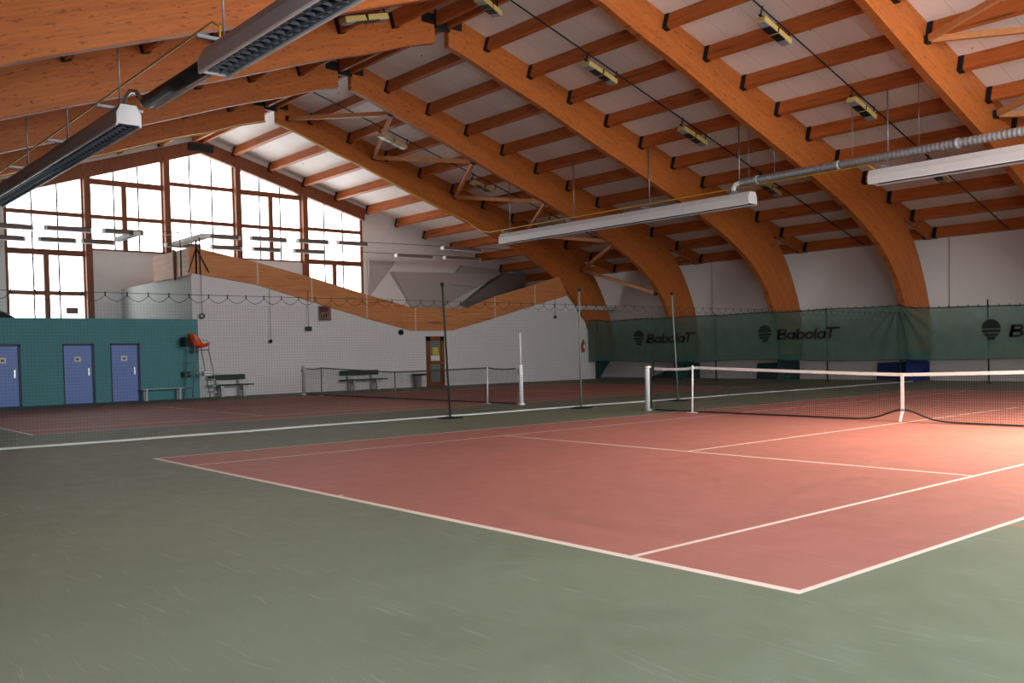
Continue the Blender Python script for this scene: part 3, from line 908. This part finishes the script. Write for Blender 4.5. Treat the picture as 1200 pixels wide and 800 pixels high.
# fire extinguisher
fe = thing('fire_extinguisher', 'red fire extinguisher on the end of the white wall beside the curtain', 'extinguisher', (XW+.16, 28.3, 1.4))
MB().lathe([(.085, 0), (.09, .03), (.09, .42), (.07, .5), (.03, .53)], (XW+.16, 28.3, 1.4), 14).build('cylinder', 'red', fe)
mb = MB().tube([(XW+.16, 28.3, 1.93), (XW+.16, 28.3, 2.0), (XW+.2, 28.36, 2.03)], .025, 8); mb.build('valve', 'black', fe)
MB().tube([(XW+.18, 28.33, 1.98), (XW+.28, 28.4, 1.85), (XW+.27, 28.38, 1.55)], .014, 6).build('hose', 'black', fe)
MB().bb((XW+.245, 28.24, 1.6), (XW+.256, 28.36, 1.78)).build('instruction_label', 'paper', fe)
MB().bb((XW, 28.25, 1.6), (XW+.08, 28.35, 1.75)).build('wall_bracket', 'black', fe)
# dark bundle on the teal roof
mb = MB()
mb.lathe([(.02, .34), (.2, .28), (.42, .16), (.5, .0)][::-1], (XT-1.1, 2.25, 2.9), 14)
o = mb.build('cloth_bundle', 'black')
for v in o.data.vertices:
    v.co.y += .12*math.sin(v.co.z*9+v.co.x*3); v.co.z += .03*math.sin(v.co.y*11)*(v.co.z > 2.95)
tag(o, 'dark crumpled bundle lying on the teal block roof at left edge', 'bundle')

# ================================================================ PARTITION NET
XP = -8.65
def strand(mb, a, b, r, n=3): mb.tube([a, b], r, n, caps=False, sm=False)
ytops = [YN+.2, 29.0]
pn = thing('partition_net', 'fine dark net dividing the two courts with white bottom tape', 'net', (XP, 8, 0))
mb = MB()
pitch = .055; z0, z1 = .06, 2.48
y = ytops[0]
while y < ytops[1]:
    strand(mb, (XP, y, z0), (XP, y, z1), .0011); y += pitch
z = z0
while z < z1:
    strand(mb, (XP, ytops[0], z), (XP, ytops[1], z), .0011); z += pitch
mb.build('mesh', 'darkrope', pn)
mb = MB().tube([(XP, ytops[0], 2.62), (XP, ytops[1], 2.62)], .005, 5)
mb.build('top_cable', 'darkrope', pn)
mb = MB(); y = ytops[0]; P = []
while y < ytops[1]:
    for k in range(4):
        t = k/4; P.append((XP, y+t*.36, 2.58-.11*math.sin(PI*t)))
    y += .36
mb.tube(P, .0055, 4)
for i in range(0, len(P), 4): mb.tube([(XP, P[i][1], 2.64), (XP, P[i][1], 2.56)], .011, 4)
mb.build('scalloped_rope', 'darkrope', pn)
mb = MB(); P = []
n = 90
for i in range(n+1):
    y = ytops[0]+(ytops[1]-ytops[0])*i/n
    P.append((XP+.05*math.sin(y*.9)+.03*math.sin(y*2.3+1), y, .045))
for a, b in zip(P, P[1:]): mb.bar(a, b, .028, .034)
mb.build('bottom_tape', 'dulltape', pn)
for lab, y, tilt in (('first pole of the partition net, with flat disc base', 7.5, (-.02, -.12)), ('second pole of the partition net', 11.55, (0, 0)), ('third pole of the partition net, behind the white net post', 15.3, (0, -.2))):
    r = thing('net_pole', lab, 'pole', (XP+.1, y, 0), 'partition net poles')
    MB().tube([(XP+.1, y, .01), (XP+.1+tilt[0], y+tilt[1], 2.97)], .024, 8).build('tube', 'darkrope' if y < 9 else 'polegrey', r)
    MB().lathe([(.3, 0), (.3, .02), (.05, .04)], (XP+.1, y, 0), 20).build('base_disc', 'black', r)
    MB().tube([(XP+.1+tilt[0], y+tilt[1], 2.95), (XP+.1+tilt[0], y+tilt[1], 3.03)], .04, 8).build('pole_cap', 'black', r)

# ================================================================ TENNIS NETS
def tennis_net(cx, y, name, lab, hi, tapemat, bump_center):
    r = thing(name, lab, 'tennis net', (cx, y, 0))
    half = 6.28
    def top(x):
        ax = abs(x)
        if hi:
            if ax > 5.03: return 1.03+.0*ax - .02*math.sin(PI*(ax-5.03)/(half-5.03))
            return .914 + (1.05-.914)*(ax/5.03)**1.15
        return .914 + (1.05-.914)*(ax/half)
    def bot(x): return .03 + (.2*math.exp(-(x/.45)**2) if bump_center else 0)
    mb = MB()
    n = int(2*half/.045)
    for i in range(n+1):
        x = -half+2*half*i/n
        strand(mb, (cx+x, y, bot(x)), (cx+x, y, top(x)-.03), .0026 if bump_center else .0018)
    nz = 20
    for k in range(nz+1):
        pts = [(cx+x/10, y, bot(x/10)+(top(x/10)-.03-bot(x/10))*k/nz) for x in range(-62, 63, 2)]
        mb.tube(pts, (.0026 if bump_center else .0018) if k else .006, 3, caps=False, sm=False)
    # doubled rows near the top
    for k in range(12, nz):
        pts = [(cx+x/10, y+.004, bot(x/10)+(top(x/10)-.03-bot(x/10))*(k+.5)/nz) for x in range(-62, 63, 4)]
        mb.tube(pts, .0018, 3, caps=False, sm=False)
    mb.build('netting', 'netblack', r)
    mb = MB()
    X = [x/10 for x in range(-62, 63, 2)]
    for a, b in zip(X, X[1:]):
        mb.bar((cx+a, y, top(a)-.03), (cx+b+.004, y, top(b)-.03), .024, .06 if bump_center else .035)
    mb.build('headband', tapemat, r)
    mb = MB(); X2 = [x/20 for x in range(-124, 125, 2)]
    mb.tube([(cx+x, y, bot(x)) for x in X2], .016, 4)
    mb.build('bottom_cord', 'netblack', r)
    return r, top
net1, top1 = tennis_net(0, 11.72, 'tennis_net', 'tennis net with white headband across the near red court', True, 'whitetape', True)
mb = MB().bar((0.02, 11.7, .88), (0.0, 11.7, .27), .05, .012, up=(0, 1, 0)); mb.v = []; 
MB().bb((-.03, 11.69, .18), (.03, 11.705, .9)).build('centre_strap', 'whitetape', net1)
MB().bar((.0, 11.69, .2), (-.03, 11.66, .01), .05, .012, up=(0, 1, 0)).build('strap_tail', 'whitetape', net1)
MB().bb((-.035, 11.685, .2), (.035, 11.71, .25)).build('strap_buckle', 'alu', net1)
def stick(cx, x, y, h, lab, mt='whitemetal'):
    r = thing('singles_stick', lab, 'net stick', (cx+x, y, 0), 'singles sticks')
    MB().tube([(cx+x, y-.04, 0), (cx+x+.02, y-.03, h)], .022, 8).build('stick', mt, r)
    MB().bb((cx+x-.12, y-.1, 0), (cx+x+.12, y+.0, .015)).build('foot_plate', 'whitetape', r)
stick(0, -5.03, 11.72, 1.07, 'white singles stick holding up the near court net')
def post(cx, x, y, lab, thick, tall, mt='whitemetal'):
    r = thing('net_post', lab, 'post', (cx+x, y, 0), 'white net posts')
    if thick:
        mb = MB().lathe([(.075, 0), (.075, 1.02), (.07, 1.05), (.05, 1.06)], (cx+x, y, 0), 14); mb.build('padded_post', 'whitemetal', r)
        MB().bb((cx+x+.06, y-.02, .05), (cx+x+.1, y+.02, 1.02)).build('lacing', 'netblack', r)
        MB().lathe([(.078, 0), (.078, .05)], (cx+x, y, 1.0), 14).build('cap_band', 'whitetape', r)
    else:
        MB().lathe([(.06, 0), (.06, 1.08), (.05, 1.1)], (cx+x, y, 0), 12).build('padded_post', mt, r)
        MB().lathe([(.1, 0), (.1, .03), (.065, .05)], (cx+x, y, 0), 12).build('base_collar', 'whitemetal', r)
        MB().tube([(cx+x-.06, y-.02, 1.0), (cx+x-.12, y-.02, .9), (cx+x-.06, y-.02, .84)], .012, 6).build('winch_handle', 'black', r)
        if tall: MB().tube([(cx+x, y, 1.0), (cx+x, y, 1.98)], .026, 8).build('extension_rod', 'whitemetal', r)
post(0, -6.4, 11.72, 'thick white net post at the left end of the near court net', True, False)
post(0, 6.4, 11.72, 'white net post at the far right end of the near court net', True, False)
net2, top2 = tennis_net(C2X, 11.7, 'tennis_net', 'tennis net with grey headband across the rear court by the white wall', True, 'greyband', False)
MB().bb((C2X-.025, 11.69, .02), (C2X+.025, 11.705, .9)).build('centre_strap', 'grey', net2)
post(C2X, 6.42, 11.7, 'white net post with tall thin rod on top, rear court', False, True)
post(C2X, -6.42, 11.7, 'white net post at the left end of the rear court net', False, False, 'dulltape')
stick(C2X, 4.95, 11.7, 1.05, 'white singles stick nearest the tall rod on the rear court')
stick(C2X, -4.95, 11.7, 1.05, 'white singles stick at the left of the rear court net', 'polegrey')

# ================================================================ GREEN CURTAIN
YC = 28.72
def curtain(lab, x0, x1, topf, botf, gather):
    r = thing('windbreak_curtain', lab, 'curtain', (x0, YC, .9), 'green windbreak curtains')
    n = int((x1-x0)/.06); m = 26
    mb = MB()
    for i in range(n+1):
        x = x0+(x1-x0)*i/n
        for j in range(m+1):
            v = j/m
            zt, zb = topf(x), botf(x)
            z = zb+(zt-zb)*v
            dx = abs(x-gather)
            # folds fan out below the gathered corner
            dz = max(zt-z, 0)
            ang = math.atan2(dx, dz+.15)
            rr = math.hypot(dx, dz)
            amp = .075*math.exp(-(rr/1.5)**2)*min(1, rr*4)
            yy = YC + .02*math.sin(x*1.9)*(1-v) + amp*math.sin(ang*17) + .012*math.sin(x*7+z*2)
            mb.v.append((x, yy, z))
    for i in range(n):
        for j in range(m):
            a = i*(m+1)+j
            mb.face((a, a+m+1, a+m+2, a+1), 0, True)
    mb.build('cloth', 'curtain', r, fixn=False)
    mb = MB(); P = [(x0+(x1-x0)*i/40, YC-.01, topf(x0+(x1-x0)*i/40)) for i in range(41)]
    mb.tube(P, .02, 6)
    mb.build('top_cord', 'print', r)
    x = x0+.15; h0 = None
    while x < x1:
        if seen((x, YC, 2.9), (x, YC, 2.95), 20):
            if h0 is None:
                h0 = MB().tube([(0, 0, -.03), (0, 0, .07)], .014, 4).build('hook', 'print'); h = h0
            else:
                h = h0.copy(); COL.objects.link(h)
            h.parent = r; h.location = Vector((x, YC-.02, topf(x)))-Vector(r.location)
        x += .36
    mb = MB(); P = [(x0+(x1-x0)*i/40, YC-.005, botf(x0+(x1-x0)*i/40)) for i in range(41)]
    mb.tube(P, .012, 5)
    mb.build('bottom_hem', 'darkrope', r)
    return r
XJ = -9.05
sagL = lambda x: 2.95-.03*math.sin((x+26)*.9)**2+(.06 if x < -25 else 0)
sagR = lambda x: 2.74+.2*math.exp(-(x-XJ)/.55)+.03*math.sin(x*.8+1)
cl = curtain('green windbreak curtain along the far wall, left of the gathered folds', XW+.12, XJ, sagL, lambda x: .88+.04*math.sin(x*.7), XJ)
cr = curtain('green windbreak curtain along the far wall, right of the gathered folds', XJ, 8.7, sagR, lambda x: .87+.02*math.sin(x*1.1), XJ)

def rib(mb, pts, w, xf, closed=False):
    """flat ribbon of width w along a 2-D polyline, mapped into the curtain plane"""
    n = len(pts); L = []; Rr = []
    for i, p in enumerate(pts):
        q0 = pts[(i-1) % n] if closed or i else p
        q1 = pts[(i+1) % n] if closed or i < n-1 else p
        d = Vector((q1[0]-q0[0], q1[1]-q0[1])).normalized(); nx, nz = -d.y*w/2, d.x*w/2
        L.append(xf(p[0]+nx, p[1]+nz)); Rr.append(xf(p[0]-nx, p[1]-nz))
    m = n if closed else n-1
    base = len(mb.v)
    for i in range(n):
        for (X, Z) in (L[i], Rr[i]): mb.v += [(X, YC-.075, Z), (X, YC-.07, Z)]
    for i in range(m):
        p = base+4*i; q = base+4*((i+1) % n)
        mb.face((p, q, q+2, p+2)); mb.face((p+1, p+3, q+3, q+1)); mb.face((p, p+1, q+1, q)); mb.face((p+2, q+2, q+3, p+3))
    if not closed:
        mb.face((base, base+2, base+3, base+1)); e = base+4*(n-1); mb.face((e, e+1, e+3, e+2))
def loop(cx, cz, rx, rz, n=20, p=2.6):
    out = []
    for k in range(n):
        t = 2*PI*k/n; c, s_ = math.cos(t), math.sin(t)
        out.append((cx+rx*math.copysign(abs(c)**(2/p), c), cz+rz*math.copysign(abs(s_)**(2/p), s_)))
    return out
def lettering(parent, x0, x1, z0, z1):
    """bold slanted capital B, then abola, then a tall T with a long bar; one mesh per letter"""
    W = 5.55; SHEAR = .16
    sx = (x1-x0)/W; H = z1-z0
    xf = lambda a, b: (x0+(a+SHEAR*b)*sx, z0+b*H)
    t = .2; th = .2
    xh = .70; cz = xh/2
    def mk(parts):
        mb = MB()
        for pts, cl in parts: rib(mb, pts, .19, xf, cl)
        mb.build('printed_letter', 'print', parent)
    r = lambda c: loop(c, cz, .28, cz-.09)
    mk([([(.12, 0), (.12, 1)], False), (loop(.40, .73, .3, .18), True), (loop(.43, .29, .34, .2), True)])
    mk([(r(1.25), True), ([(1.53, 0), (1.53, xh)], False)])
    mk([(r(2.08), True), ([(1.80, 0), (1.80, 1)], False)])
    mk([(r(2.83), True)])
    mk([([(3.34, 0), (3.34, 1)], False)])
    mk([(r(3.86), True), ([(4.14, 0), (4.14, xh)], False)])
    mk([([(4.6, 0), (4.6, 1)], False), ([(4.2, .95), (5.3, .95)], False)])
def emblem(parent, xc, zc, R):
    mb = MB()
    # round emblem cut by pale bands, on a short stem
    def band(za, zb, cut=0):
        P = []; N = 10
        for i in range(N+1):
            z = za+(zb-za)*i/N; w = math.sqrt(max(0, R*R-z*z)); P.append((xc+w, zc+z))
        Q = []
        for i in range(N+1):
            z = zb+(za-zb)*i/N; w = math.sqrt(max(0, R*R-z*z)); Q.append((xc-w, zc+z))
        mb.prism(P+Q, 'y', YC-.075, YC-.07)
    band(R*.02, R*.99); band(-R*.42, -R*.1); band(-R*.8, -R*.54)
    mb.prism([(xc-.16*R/.4, zc-R*.86), (xc+.2*R/.4, zc-R*.86), (xc+.14*R/.4, zc-R*1.2), (xc-.12*R/.4, zc-R*1.2)], 'y', YC-.075, YC-.07)
    mb.build('printed_emblem', 'print', parent)
for p, (ex, tx0, tx1) in ((cl, (-22.45, -21.95, -18.85)), (cl, (-15.1, -14.5, -11.45)), (cr, (-5.55, -4.95, -1.9)), (cr, (2.6, 3.2, 6.2))):
    dz = 0 if p is cl else -.13
    emblem(p, ex, 2.08+dz, .33)
    lettering(p, tx0, tx1, 1.76+dz, 2.2+dz)
# posts of the curtain
for i, (x, lab) in enumerate(((-25.55, 'thin curtain post at the left end of the green curtain'), (-21.7, 'thin curtain post below the first emblem'), (-17.9, 'thin curtain post between the two left letterings'), (-12.2, 'thin curtain post behind the second lettering'),
                              (-9.05, 'thin curtain post at the gathered folds'), (-5.72, 'thin curtain post left of the rightmost emblem'), (-1.9, 'thin curtain post right of the photo'), (2, 'thin curtain post far right of the photo'))):
    if not seen((x, 29.1, 0), (x, 29.1, 3), 60): continue
    o = MB().tube([(x, 28.84, 0), (x-.03, 28.84, 3.0)], .03, 8).build('curtain_post', 'darkrope'); tag(o, lab, 'post', 'curtain posts')
    MB().lathe([(.09, 0), (.09, .02), (.04, .05)], (x, 28.84, 0), 12).build('base_plate', 'darkrope', o)
# dark tarpaulin mats lying below the curtain between the arches
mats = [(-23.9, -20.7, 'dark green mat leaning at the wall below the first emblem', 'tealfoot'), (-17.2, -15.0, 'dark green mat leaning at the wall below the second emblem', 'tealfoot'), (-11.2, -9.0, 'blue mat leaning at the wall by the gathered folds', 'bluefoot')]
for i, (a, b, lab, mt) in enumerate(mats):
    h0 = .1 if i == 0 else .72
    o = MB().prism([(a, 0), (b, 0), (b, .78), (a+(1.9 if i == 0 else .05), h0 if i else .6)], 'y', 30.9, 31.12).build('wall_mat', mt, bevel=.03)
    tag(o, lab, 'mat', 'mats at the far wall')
# wire down the far wall
for x, lab in ((-8.2, 'thin wire down the far wall right of the fourth arch'), (-19.9, 'thin wire down the far wall beside the second arch')):
    tag(MB().tube([(x, YF-.06, 5.8), (x, YF-.06, 2.5)], .012, 5).build('wall_wire', 'grey'), lab, 'wire')

# ================================================================ BENCHES, CHAIR, BIN
def park_bench(lab, y0, y1):
    x = XW+.42; yc = (y0+y1)/2
    r = thing('park_bench', lab, 'bench', (x, yc, 0), 'green plank benches')
    for q in (-.12, .1):
        MB().bb((x+q-.1, y0, .42), (x+q+.1, y1, .465)).build('seat_plank', 'greenplank', r, bevel=.008)
    R = Matrix.Rotation(-.18, 3, 'Y')
    MB().box((x-.24, yc-.06, .73), (.045, (y1-y0)*.86, .2), R).build('back_plank', 'greenplank', r, bevel=.008)
    for yy in (y0+(y1-y0)*.24, y1-(y1-y0)*.24):
        mb = MB()
        P = [(x-.22, .0), (x-.16, .0), (x-.13, .25), (x+.0, .33), (x+.13, .25), (x+.16, 0), (x+.26, 0), (x+.24, .3), (x+.2, .41), (x-.18, .41), (x-.22, .6), (x-.27, .82), (x-.31, .82), (x-.27, .5)]
        mb.prism(P, 'y', yy-.06, yy+.06); mb.build('leg', 'concrete', r)
park_bench('dark green plank bench on concrete legs beside the umpire chair', 8.85, 10.5)
park_bench('dark green plank bench on concrete legs behind the rear court net', 14.3, 16.4)
# slim white bench in front of the teal block
r = thing('slatted_bench', 'slim white bench standing against the teal wall', 'bench', (XT+.3, 7.0, 0))
for q in (-.13, 0, .13): MB().bb((XT+.3+q-.055, 6.25, .4), (XT+.3+q+.055, 7.75, .425)).build('slat', 'benchwhite', r)
for yy in (6.42, 7.58):
    for q in (-.13, .13): MB().bb((XT+.3+q-.03, yy-.03, 0), (XT+.3+q+.03, yy+.03, .4)).build('leg', 'benchwhite', r)
    MB().bb((XT+.12, yy-.03, .35), (XT+.48, yy+.03, .4)).build('crossbar', 'benchwhite', r)
# bin
x, y = XW+.45, 18.02
r = thing('waste_bin', 'grey tapered waste bin with dark lid left of the brown door', 'bin', (x, y, 0))
MB().lathe([(.12, 0), (.13, .02), (.17, .52), (.165, .52), (.12, .04)], (x, y, 0), 14).build('bucket', 'bin', r)
MB().bb((x-.18, y-.2, .52), (x+.18, y+.34, .6)).build('lid', 'black', r, bevel=.02)

# umpire chair: faces along the wall to the right
ux, uy = -25.22, 8.02
r = thing('umpire_chair', 'tall umpire chair with orange seat shell at the teal block corner', 'chair', (ux, uy, 0))
hw = .27
for s in (-1, 1):
    MB().tube([(ux+s*(hw+.06), uy-.18, 0), (ux+s*hw, uy-.02, 1.76), (ux+s*hw, uy-.04, 2.2)], .018, 8).build('rear_leg', 'grey', r)
    MB().tube([(ux+s*(hw+.06), uy+.82, 0), (ux+s*hw, uy+.5, 1.76)], .018, 8).build('front_leg', 'grey', r)
    MB().tube([(ux+s*hw, uy-.02, 2.1), (ux+s*hw, uy+.45, 2.12), (ux+s*hw, uy+.52, 2.0), (ux+s*hw, uy+.5, 1.76)], .014, 8).build('armrest', 'grey', r)
    MB().tube([(ux+s*hw, uy-.02, 1.76), (ux+s*hw, uy+.5, 1.76)], .016, 8).build('side_rail', 'grey', r)
    MB().tube([(ux+s*(hw+.03), uy-.1, .9), (ux+s*(hw+.03), uy+.66, .9)], .014, 8).build('side_rail', 'grey', r)
for z in (.22, .45, .68, .92):
    f = z/1.76; yy = uy+.82-.32*f
    MB().bb((ux-hw-.03, yy-.1, z-.02), (ux+hw+.03, yy+.03, z+.02)).build('step', 'whitemetal', r)
for z in (.4, 1.3):
    MB().tube([(ux-hw-.03, uy-.12, z), (ux+hw+.03, uy-.12, z)], .013, 6).build('cross_rail', 'grey', r)
MB().bb((ux-hw, uy-.02, 1.74), (ux+hw, uy+.5, 1.77)).build('platform', 'grey', r)
# moulded shell: seat curving up into the back
mb = MB(); N, K = 14, 10
path = [(.56, 1.9), (.48, 1.88), (.32, 1.85), (.14, 1.86), (.03, 1.92), (-.03, 2.04), (-.07, 2.2), (-.09, 2.36)]
path = catmull(path, N)
for j, (yy, zz) in enumerate(path):
    t = j/N
    for k in range(K+1):
        u = k/K*2-1
        w = .29*(1-.25*max(0, t-.75)*4*.6)
        lift = .14*abs(u)**3 if t < .5 else .0
        fwd = .26*abs(u)**4*min(1, (1.05-t)*4) if t >= .4 else 0
        mb.v.append((ux+u*w, uy+yy+fwd, zz+lift))
for j in range(N):
    for k in range(K):
        a = j*(K+1)+k; mb.face((a, a+1, a+K+2, a+K+1), 0, True)
o = mb.build('seat_shell', 'orange', r, fixn=False)
sm = o.modifiers.new('thick', 'SOLIDIFY'); sm.thickness = .018; sm.offset = 0
MB().bb((ux-.3, uy-.28, 1.9), (ux+.12, uy-.12, 2.22)).build('rear_tray', 'black', r, bevel=.02)
MB().bb((ux-.66, uy-.2, .78), (ux-.3, uy+.1, .98)).build('side_tray', 'greenplank', r, bevel=.015)
MB().bb((ux+.05, uy+.3, .82), (ux+.3, uy+.58, .98)).build('front_tray', 'whitemetal', r, bevel=.01)

r.rotation_euler = (0, 0, .1)

# ================================================================ LIT COURT LAMPS (above the right half of the near court)
def court_lamp(lab, x, y, z, power):
    r = thing('pendant_floodlight', lab, 'lamp', (x, y, z), 'lit pendant floodlights'); r['_w'] = 1
    MB().lathe([(.05, .3), (.09, .28), (.14, .1), (.34, -.12), (.36, -.2), (.34, -.2), (.12, .06), (.05, .24)], (0, 0, 0), 20).build('shade', 'lampcase', r)
    MB().tube([(0, 0, .28), (0, 0, deck(y-YM)-z)], .015, 6).build('hanger_rod', 'black', r)
    l = bpy.data.lights.new('lamp_bulb', 'AREA'); l.shape = 'DISK'; l.size = .5; l.energy = power; l.color = (1., .80, .60); l.spread = math.radians(125)
    lo = bpy.data.objects.new('lamp_bulb', l); COL.objects.link(lo); lo.parent = r; lo.location = (0, 0, -.19)
court_lamp('lit pendant floodlight over the right half of the near court', 5.0, 11.0, 6.4, 820)

# ================================================================ CAMERA, WORLD, VIEW
cam = bpy.data.cameras.new('camera'); co = bpy.data.objects.new('camera', cam); COL.objects.link(co)
Rm = Matrix((RV, UV_, -FV)).transposed()
co.matrix_world = Matrix.Translation(CAMP) @ Rm.to_4x4()
cam.sensor_fit = 'HORIZONTAL'; cam.sensor_width = 36.; cam.lens = 36.*FPX/1200.
cam.shift_x = -(CX-600)/1200.; cam.shift_y = (CY-400)/1200.
cam.clip_end = 200; cam.clip_start = .05
SC.camera = co
w = bpy.data.worlds.new('world'); SC.world = w; w.use_nodes = True
bg = w.node_tree.nodes['Background']; bg.inputs[0].default_value = (.75, .85, 1, 1); bg.inputs[1].default_value = 1.
SC.view_settings.view_transform = 'Standard'; SC.view_settings.look = 'None'; SC.view_settings.gamma = 1
SC.view_settings.use_curve_mapping = False
SC.view_settings.exposure = 0.72
SC.cycles.max_bounces = 10; SC.cycles.diffuse_bounces = 6; SC.cycles.transparent_max_bounces = 16
SC.cycles.sample_clamp_indirect = 6
SC.cycles.use_denoising = True
for o in list(bpy.data.objects):
    if '_w' in o: del o['_w']
